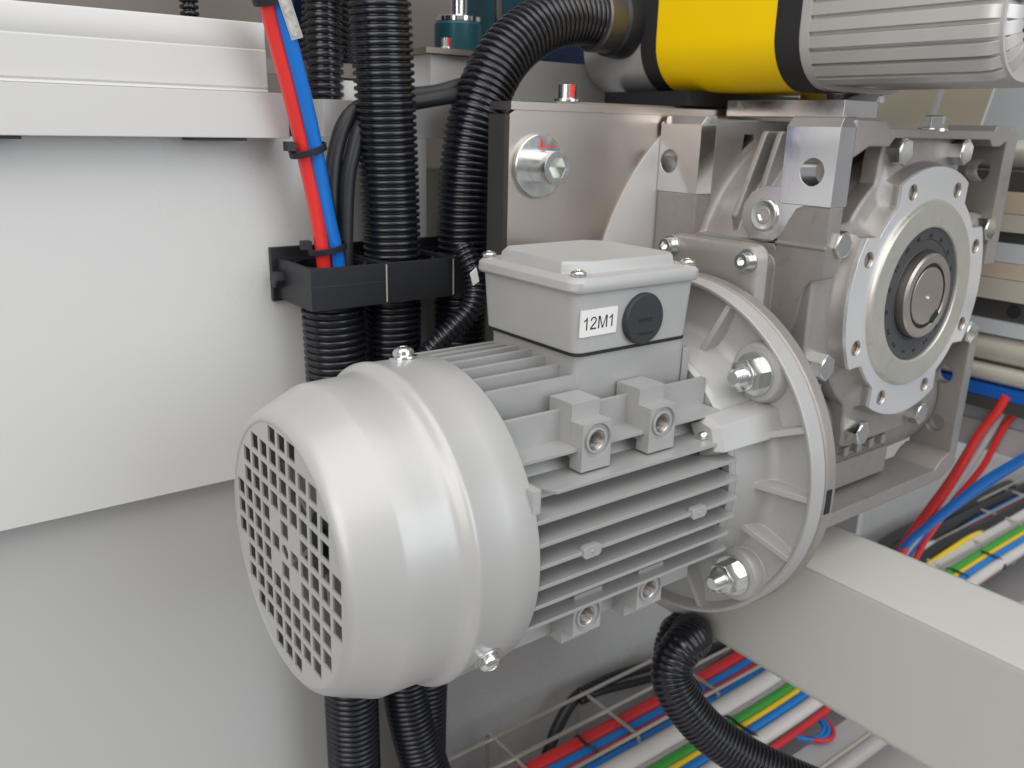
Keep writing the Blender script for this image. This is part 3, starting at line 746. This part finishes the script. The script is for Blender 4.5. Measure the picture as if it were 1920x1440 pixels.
# ------------------------------------------------------------------ tubes and cables in front of the panel
def cable(name, pts, r, m, label, cat='cable', group=None, seg=14, step=4.0):
    return tag(MB().sweep(spline(pts, step), r, seg).build(name, m, None, sharp=70), label, cat, group)
cable('pneumatic_tube', [(-206, 105, 272), (-196, 110, 236), (-191, 114, 220), (-183, 118, 194), (-176, 122, 169), (-167, 126, 129), (-163, 128, 99), (-162, 129, 60)], 4.0, 'red_tube', 'glossy red pneumatic tube running down into the left end of the clamp', 'tube', step=2.5)
cable('pneumatic_tube', [(-201, 102, 272), (-190, 108, 236), (-185, 111, 220), (-177, 115, 194), (-170, 119, 169), (-161, 124.5, 129), (-154.5, 127, 99), (-153, 128, 60)], 4.0, 'blue_tube', 'glossy blue pneumatic tube beside the red one above the clamp', 'tube', step=2.5)
cable('black_cable', [(-196, 112, 272), (-186, 115, 236), (-181, 118, 220), (-174, 122, 194), (-166, 127, 169), (-156, 132, 129), (-155, 133, 99), (-155, 133, 60)], 3.2, 'black_cable', 'thin black cable behind the blue tube, carrying a printed tag')
cable('black_cable', [(-40, 150, 204), (-62, 142, 200.5), (-80, 140, 196), (-102, 140, 193), (-124, 140, 189), (-139, 140, 180), (-147, 140, 163), (-151, 139, 142), (-153, 138, 106), (-153, 136, 60)], 4.6, 'black_cable', 'outer black cable of the bent pair arching over behind the tall conduit')
cable('black_cable', [(-40, 146, 198), (-70, 136, 194.5), (-98, 134, 190), (-121, 134, 186), (-133, 134, 177), (-140, 134, 160), (-144, 134, 143), (-147, 133, 106), (-148, 132, 60)], 4.6, 'black_cable', 'inner black cable of the bent pair arching over behind the tall conduit')
tg = thing('printed_tag', (-186, 104, 225), 'clear tag with grey print strapped on the black cable beside the blue tube', 'tag')
a, b = Vector((-189.5, 103.2, 235)), Vector((-181.5, 107.5, 217)); ax = (b-a).normalized(); sd = Vector((0.80, -0.45, 0.36)); sd = (sd - ax*sd.dot(ax)).normalized(); nn = ax.cross(sd)
MB().hexa([a-sd*2.9-nn*1.3, a+sd*2.9-nn*1.3, a+sd*2.9+nn*1.3, a-sd*2.9+nn*1.3, b-sd*2.9-nn*1.3, b+sd*2.9-nn*1.3, b+sd*2.9+nn*1.3, b-sd*2.9+nn*1.3]).build('sleeve', 'grey_cable', tg)
def stripe_on(s, name, m):
    q = s
    MB().hexa([a+ax*1.5-sd*2.0+nn*q, a+ax*1.5+sd*2.0+nn*q, a+ax*1.5+sd*2.0+nn*(q+0.2), a+ax*1.5-sd*2.0+nn*(q+0.2), b-ax*1.5-sd*2.0+nn*q, b-ax*1.5+sd*2.0+nn*q, b-ax*1.5+sd*2.0+nn*(q+0.2), b-ax*1.5-sd*2.0+nn*(q+0.2)]).build(name, m, tg)
stripe_on(1.35, 'paper', 'tag_print'); stripe_on(-1.55, 'paper', 'tag_print')
def tie(c, axis, rx, ry, label, tail=None, group=None):
    """flat nylon band round a bundle"""
    c = Vector(c); n = Vector(axis).normalized(); uu = Vector((1, 0, 0)); uu = (uu - n*uu.dot(n)).normalized(); ww = n.cross(uu)
    t = thing('cable_tie', c, label, 'cable tie', group)
    lo = []; N_ = 28
    for (h, g) in ((-1.7, 0.0), (-1.7, 1.1), (1.7, 1.1), (1.7, 0.0)):
        lo.append([c + n*h + uu*((rx+g)*math.cos(2*PI*k/N_)) + ww*((ry+g)*math.sin(2*PI*k/N_)) for k in range(N_)])
    lo.append(lo[0])
    MB().loft(lo, cap=False).build('band', 'black_plastic', t)
    q = c + (Vector(tail) if tail else uu*-(rx+1.5))
    MB().box(q - Vector((3.2, 2.6, 2.4)), q + Vector((2.0, 2.6, 2.4))).build('buckle', 'black_plastic', t)
    return t
tie((-172.5, 121, 163.0), (0.27, 0.12, -0.95), 9.5, 6.0, 'black cable tie round the red and blue tubes halfway above the clamp', (-10.5, -2.5, 2.0))
tie((-160.5, 127.5, 109.5), (0.16, 0.08, -0.98), 10.5, 7.0, 'black cable tie round the tubes just above the clamp', (-11, 3.0, 2.0))
tie((-192, 110.5, 234.5), (0.3, 0.2, -0.93), 9.0, 6.0, 'black cable tie round the tubes at the upper edge beside the printed tag', (-8.5, -3, 2.0))

# ------------------------------------------------------------------ things behind the conduits
tag(MB().box((-69, 165, 191), (-28, 215, 219.5)).build('white_block', 'white_rail'), 'white square block behind the two conduits, under the brown plate', 'block')
bp = thing('brown_plate', (-60, 190, 219.6), 'brown steel angle bracket bolted on the white block', 'bracket')
MB().box((-75, 160, 219.7), (-38, 215, 223)).build('base_plate', 'brown_plate', bp)
MB().prism([(-110, 300), (-58, 223.2), (-62, 223.2), (-128, 300)], [], 'y', 205, 214).build('upright', 'brown_plate', bp)
MB().prism([(-84, 223.2), (-62, 223.2), (-102, 300), (-150, 300)], [], 'y', 196, 200).build('gusset', 'dark_steel', bp)
marked_bolt(-54, 170, 223, bp, 3.4, 5.5)
tag(MB().box((-28.5, 172, 192.6), (200, 230, 221)).build('grey_beam', 'grey_block'), 'long grey beam behind the curved conduit, under the teal damper', 'beam')
dm = thing('damper', (8, 250, 196), 'teal cylindrical damper with a chrome rod behind the curved conduit', 'damper')
MB().lathe([(196, 0), (196, 18), (248, 18), (250, 16.5), (250, 0)], (8, 250, 0), 'z', 48).build('cylinder', 'teal_paint', dm)
MB().lathe([(250, 0), (250, 17), (253, 17), (254, 15.5), (254, 0)], (8, 250, 0), 'z', 48).build('washer', 'chrome', dm)
MB().lathe([(253, 6.5), (345, 6.5)], (8, 250, 0), 'z', 32).build('rod', 'chrome', dm)
tag(MB().box((44, 262, 214), (180, 300, 330)).build('blue_housing', 'teal_paint'), 'dark teal housing behind the curved conduit beside the damper', 'housing')
tag(MB().box((66, 236, 221.3), (170, 258, 240)).build('navy_block', 'navy_paint'), 'dark navy block on the grey beam under the teal housing', 'block')
cable('black_cable', [(30, 225, 330), (24, 222, 262), (26, 220, 245), (33, 220, 228)], 4.0, 'black_cable', 'short black cable hanging in front of the damper washer')
tag(MB().box((-200, 226, 205.5), (-20, 234, 214.5)).build('flat_bar', 'brown_plate'), 'flat grey steel bar in front of the dark conduits at the back', 'bar')
conduit_thing('corrugated_conduit', [(-112, 215, 330), (-116, 215, 250), (-118, 212, 200), (-119, 210, 130)], 11.5, 4.6, 'black corrugated conduit further back, just behind the blue tube')
conduit_thing('corrugated_conduit', [(-92, 246, 340), (-98, 246, 260), (-104, 246, 190)], 17.0, 3.9, 'dark thick corrugated conduit at the back between the blue tube and tall conduit')
conduit_thing('corrugated_conduit', [(-205, 200, 300), (-204.5, 200, 260), (-204, 200, 225)], 5.2, 3.4, 'short black corrugated conduit end showing above the white rail')
tag(MB().box((-113, 268, 100), (-58, 290, 380)).build('dark_cabinet', 'navy_paint'), 'dark navy cabinet standing behind the tubes and the tall conduit', 'cabinet')
tag(MB().box((-112, 206, 188), (-68, 214, 203)).build('bright_plate', 'white_rail'), 'small bright plate in the gap beside the tall conduit', 'plate')

# ------------------------------------------------------------------ square beam under the gearbox, running towards the viewer
bm_ = MB().prism([(60.5, -160), (127, -160), (127, -76), (60.5, -76)], [], 'y', -420, 170)
tag(bm_.build('square_beam', 'cream_beam'), 'cream painted square steel beam passing under the gearbox', 'beam')

# ------------------------------------------------------------------ wire mesh tray with its cables
TZ = -292.0
tr = thing('mesh_tray', (150, 90, -320), 'galvanised wire mesh cable tray along the lower panel', 'cable tray')
for y in (139, 111, 76, -34):
    MB().sweep([(-160, y, TZ), (1100, y, TZ)], 1.7, 10).build('long_wire', 'wire_zinc', tr)
for x in (-26, 72, 170, 268, 366, 464, 562, 660, 758, 856):
    MB().sweep([(x, 150, TZ-60), (x, 150, TZ-8), (x, 149, TZ-4), (x, 146, TZ-3.2), (x, 110, TZ-3.2), (x, 80, TZ-3.2), (x, 76, TZ-5), (x, 75, TZ-9), (x, 75, TZ-60)], 1.7, 10).build('cross_wire', 'wire_zinc', tr)
fl_ = MB().box((-600, -400, -372), (1500, 170.8, -362)).build('tray_floor', 'tray_floor')
fl_['kind'] = 'structure'; fl_.name = 'floor'
CG = 'cables lying in the mesh tray'
def tray_cable(y, z, r, m, label, x0=-120, x1=1000, drift=26, name='tray_cable'):
    pts = [(x0, y-1, z), (x0+60, y+0.5, z), (100, y, z), (230, y+1, z+1), (400, y+drift*0.45, z+1), (620, y+drift, z), (x1, y+drift*1.2, z-3)]
    return cable(name, pts, r, m, label, 'cable', CG, 12, 12.0)
z0 = TZ - 12
tray_cable(103.5, z0, 7.0, 'red_cable', 'thick red cable nearest the lower panel in the mesh tray')
tray_cable(92, z0+1, 5.2, 'blue_cable', 'bright blue cable directly beside the thick red one in the tray')
tray_cable(84.5, z0+3, 3.0, 'red_cable', 'thin red cable between the two blue cables in the tray')
tray_cable(78, z0-1, 4.8, 'blue_cable', 'second blue cable, in front of the thin red cable in the tray')
tray_cable(65, z0-1, 10.0, 'white_cable', 'thickest cream white cable in the middle of the tray')
tray_cable(52.5, z0+1, 4.0, 'grey_cable', 'grey cable between the thick cream one and the green one')
tray_cable(45, z0+2, 6.0, 'green_cable', 'green cable beside the yellow one in the tray')
tray_cable(37.4, z0+4, 3.2, 'yellow_cable', 'yellow cable between the green and the blue one')
tray_cable(31, z0+3, 4.4, 'blue_cable', 'blue cable between the yellow and the flat white one')
tray_cable(21.5, z0+1, 6.2, 'white_cable', 'white cable on the outer side of the yellow, green and blue ones')
tray_cable(13, z0-5, 3.0, 'red_cable', 'lone thin red cable under the outer white cable', drift=34)
tray_cable(56, z0-12, 6.0, 'grey_cable', 'grey cable lying low between the cream white and green cables', drift=30)
tray_cable(74, z0-13, 6.0, 'navy_cable', 'dark navy cable lying under the cream white cable', drift=10)
cable('tray_cable', [(180, 112, z0-14), (330, 118, z0-6), (470, 126, z0+6), (560, 140, z0+14), (680, 142, z0+12), (900, 150, z0)], 9.5, 'black_cable', 'thick black cable on top of the tray beyond the beam', 'cable', CG)
cable('tray_cable', [(300, 96, z0-10), (420, 112, z0+4), (520, 126, z0+10), (640, 122, z0+12), (760, 132, z0+4), (1000, 130, z0)], 8.5, 'black_cable', 'second black cable beyond the beam, crossing the first one', 'cable', CG)
cable('tray_cable', [(360, 80, z0-8), (480, 92, z0+2), (600, 104, z0+8), (720, 100, z0+8), (1000, 110, z0)], 7.0, 'black_cable', 'black cable beside the yellow one beyond the beam', 'cable', CG)
cable('tray_cable', [(300, 116, z0-10), (450, 104, z0+6), (560, 112, z0+12), (660, 108, z0+2), (800, 90, z0-6), (1000, 96, z0)], 5.5, 'grey_cable', 'wavy grey cable on top of the black ones beyond the beam', 'cable', CG)
cable('tray_cable', [(340, 70, z0), (480, 86, z0+4), (640, 94, z0+9), (760, 100, z0+8), (1000, 112, z0)], 3.4, 'yellow_cable', 'yellow cable lying loosely on the black ones beyond the beam', 'cable', CG)
for x, y, rr, lb in ((32, 95, 15, 'black cable tie round the red and blue cables at the near end of the tray'), (152, 36, 20, 'long black cable tie looped over the green and yellow cables'), (150, 90, 14, 'black cable tie on the red and blue cables beside the beam'),
                     (566, 62, 15, 'far black cable tie round the blue and green cables beyond the beam'), (640, 60, 16, 'farthest black cable tie in the tray beyond the beam'), (20, 40, 18, 'black cable tie at the lower border round the green cable')):
    t = thing('cable_tie', (x, y, z0), lb, 'cable tie')
    pts = [(x + 2*math.sin(3*a_), y - rr*math.cos(a_), z0 + 8.2*math.sin(a_)+1.0) for a_ in [PI*k/14 for k in range(15)]]
    MB().sweep(pts, 1.3, 8).build('band', 'black_plastic', t)
    MB().box((x-2.5, y-rr-3, z0-3), (x+2.5, y-rr+1.5, z0+3)).build('buckle', 'black_plastic', t)
for k, (r, m, lb) in enumerate(((15, 'blue_cable', 'inner blue loop of tube under the outer white cable by the beam'), (19, 'blue_cable', 'outer blue loop of tube under the outer white cable by the beam'), (23, 'red_cable', 'red loop of tube round the blue loops by the beam'))):
    pts = [(206 + 18*math.cos(a_) + r*0.6, 12 - r*math.sin(a_)*0.95 + 4, z0-9) for a_ in [PI*q/12 - 0.1 for q in range(13)]]
    cable('looped_tube', pts, 2.0, m, lb, 'tube', None, 10, 3.0)
# flat wireway and pipes on the near side of the tray
tag(MB().box((90, -20, -330), (900, 4, -318)).build('grey_duct', 'grey_block'), 'grey flat duct lying beside the white cable in the tray', 'duct')
cable('pipe', [(60, -26, -322), (400, -24, -322), (900, -20, -322)], 7.0, 'alu_drive', 'grey metal pipe along the outer edge of the tray', 'pipe')
# conduit that loops out from under the beam and thin black cables hung on the tray
conduit_thing('thin_conduit', [(100, 70, -205), (76, 44, -186), (54, 20, -162), (37, 4, -151), (23, -1, -149), (14.5, -1.5, -155), (10.5, -4, -166), (13, -11.6, -180), (23, -26, -198.5), (39, -44, -214), (59, -64, -226.5), (95, -100, -245), (130, -140, -262)], 13.8, 3.0, 'black corrugated conduit looping out from under the beam over the tray', None, 1.2)
conduit_thing('thin_conduit', [(110, 66, -200), (84, 44, -180), (62, 34, -166), (50, 33, -172), (47, 30, -190), (58, 18, -214)], 10.5, 3.0, 'second black corrugated conduit tucked under the beam behind the first loop', None, 1.2)
cable('black_cable', [(30, 146, -360), (38, 147, -340), (47, 148, -323), (61, 148, -305), (77, 148, -299), (119, 148, -299.5), (176, 148, -309), (246, 148, -322), (330, 146, -338)], 5.2, 'black_cable', 'black cable rising out of the tray along the lower panel')
cable('black_cable', [(66, 141, -300), (84, 140, -298.5), (112, 140, -304), (168, 140, -315), (212, 140, -316), (277, 139, -318), (340, 136, -330)], 3.4, 'black_cable', 'thin black cable tied to the tray corner and running on behind the loop')
tag(MB().lathe([(-4, 5), (-4, 7.4), (4, 7.4), (4, 5), (-4, 5)], (74, 144, -298), 'x', 20).build('cable_tie', 'black_plastic'), 'black cable tie holding the black cables at the tray corner', 'cable tie')
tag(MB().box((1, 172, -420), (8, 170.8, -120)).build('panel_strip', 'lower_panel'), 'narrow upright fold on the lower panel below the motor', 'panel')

# ------------------------------------------------------------------ rails and tubes beyond the gearbox
RX = 300.0
def rail_bar(z0_, z1_, m, label, d=14, name='rail_bar', y0=-150, y1=178):
    return tag(MB().box((RX, y0, z0_), (RX+d, y1, z1_)).build(name, m), label, 'rail')
def rail_round(zc, r, m, label, name='round_rail'):
    return tag(MB().lathe([(-200, 0), (-200, r), (178, r), (178, 0)], (RX+r, 0, zc), 'y', 40).build(name, m), label, 'rail')
rail_round(166, 10.5, 'alu_drive', 'uppermost shiny round rail beyond the gearbox')
rail_bar(141, 154, 'dark_steel', 'dark steel rail under the uppermost round rail', 20)
rail_bar(125, 140.6, 'tan_wood', 'upper tan rail beyond the gearbox', 16)
rail_bar(112, 124.6, 'pale_rail', 'pale rail directly under the upper tan rail', 12)
rb2 = thing('slotted_rail', (RX, 0, 100), 'dark slotted rail level with the top of the output flange', 'rail')
MB().box((RX+6, -150, 104), (RX+24, 178, 111.6)).build('bar', 'dark_steel', rb2)
rail_bar(90, 103.6, 'pale_blue_panel', 'pale blue flat rail between the dark slotted rail and the wood', 10)
rail_bar(78, 89.6, 'tan_wood', 'lower tan rail level with the hollow shaft', 18)
rail_bar(62, 77.6, 'pale_rail', 'pale grooved rail directly below the lower tan rail', 12)
rb3 = thing('slotted_rail', (RX, 0, 50), 'lower dark slotted rail beside the lower right cover bolt', 'rail')
MB().box((RX+6, -150, 46.5), (RX+24, 178, 61.6)).build('bar', 'dark_steel', rb3)
MB().lathe([(5.5, 0), (5.5, 5), (7, 5)], (RX, -48, 54), 'x', 24).build('slot', 'gasket', rb3)
rail_bar(36, 46.2, 'pale_blue_panel', 'lower pale blue flat rail above the thick roller', 10)
rail_round(24, 10.5, 'pale_rail', 'thick pale roller beyond the gearbox, above the blue strip')
rail_round(5, 7.0, 'pale_rail', 'thinner pale roller directly above the blue strip')
rail_bar(-12, -3, 'blue_strip', 'bright blue strip running under the pale rollers', 12)
rail_bar(-22, -12.4, 'dark_steel', 'dark bar directly below the blue strip', 16)
tag(MB().box((RX+30, -120, -60), (RX+40, 178, 240)).build('back_panel', 'pale_blue_panel'), 'pale panel standing behind the rails beyond the gearbox', 'panel')
tag(MB().prism([(36, 184), (96, 184), (90, 216), (30, 216)], [], (Vector((0,1,0)), Vector((0,0,1)), Vector((1,0,0))), 296, 300).build('cream_board', 'pale_rail'), 'wider cream board beyond the gearbox directly under the finned drive', 'board')
tag(MB().prism([(-4, 184), (31, 184), (25, 216), (-10, 216)], [], (Vector((0,1,0)), Vector((0,0,1)), Vector((1,0,0))), 296, 300).build('cream_board', 'pale_rail'), 'narrow cream board above the far upper corner of the gearbox', 'board')
TG = 'tubes hanging beyond the gearbox'
cable('red_tube', [(300, -57, -8), (300, -53, -21), (302, -42, -44), (303, -32, -78), (303, -17, -120), (301, -4, -150), (300, 6, -190), (320, 40, -280)], 3.4, 'red_tube', 'thick red tube hanging down beside the lower gearbox corner', 'tube')
cable('red_tube', [(322, -60, -20), (318, -52, -40), (316, -44, -73), (314, -30, -105), (312, -14, -145), (312, 0, -190), (325, 40, -280)], 2.6, 'red_tube', 'thinner red tube to the right of the thick red one', 'tube')
cable('red_tube', [(306, -50, -22), (306, -38, -52), (306, -26, -88), (305, -10, -128), (303, 2, -160), (304, 14, -210), (322, 44, -280)], 3.4, 'red_cable', 'second thick red tube just behind the front red one', 'tube')
cable('blue_tube', [(296, -104, -26), (300, -79, -50), (300, -55, -77), (300, -35, -105), (300, -17, -132), (300, -2, -157), (304, 12, -200), (320, 46, -285)], 3.5, 'blue_tube', 'front blue tube slanting down from the border to the beam', 'tube')
cable('blue_tube', [(312, -92, -36), (314, -70, -62), (313, -46, -92), (312, -24, -122), (310, -8, -150), (312, 10, -200), (326, 50, -285)], 2.8, 'blue_cable', 'darker blue tube running behind the front blue tube', 'tube')
tag(MB().box((330, 60, -260), (338, 178, -90)).build('grey_plate', 'grey_block'), 'grey plate standing behind the red tubes under the gearbox', 'plate')
cable('white_tube', [(316, -50, -24), (313, -40, -60), (311, -27, -98), (308, -12, -136), (306, 2, -170), (312, 30, -240), (324, 50, -285)], 3.2, 'grey_cable', 'greyish white tube between the two red tubes and the front blue one', 'tube')
tag(MB().box((324, -160, -62), (329.5, 60, -40)).build('grey_bar', 'grey_block'), 'grey bar behind the tubes under the dark bar of the rails', 'bar')
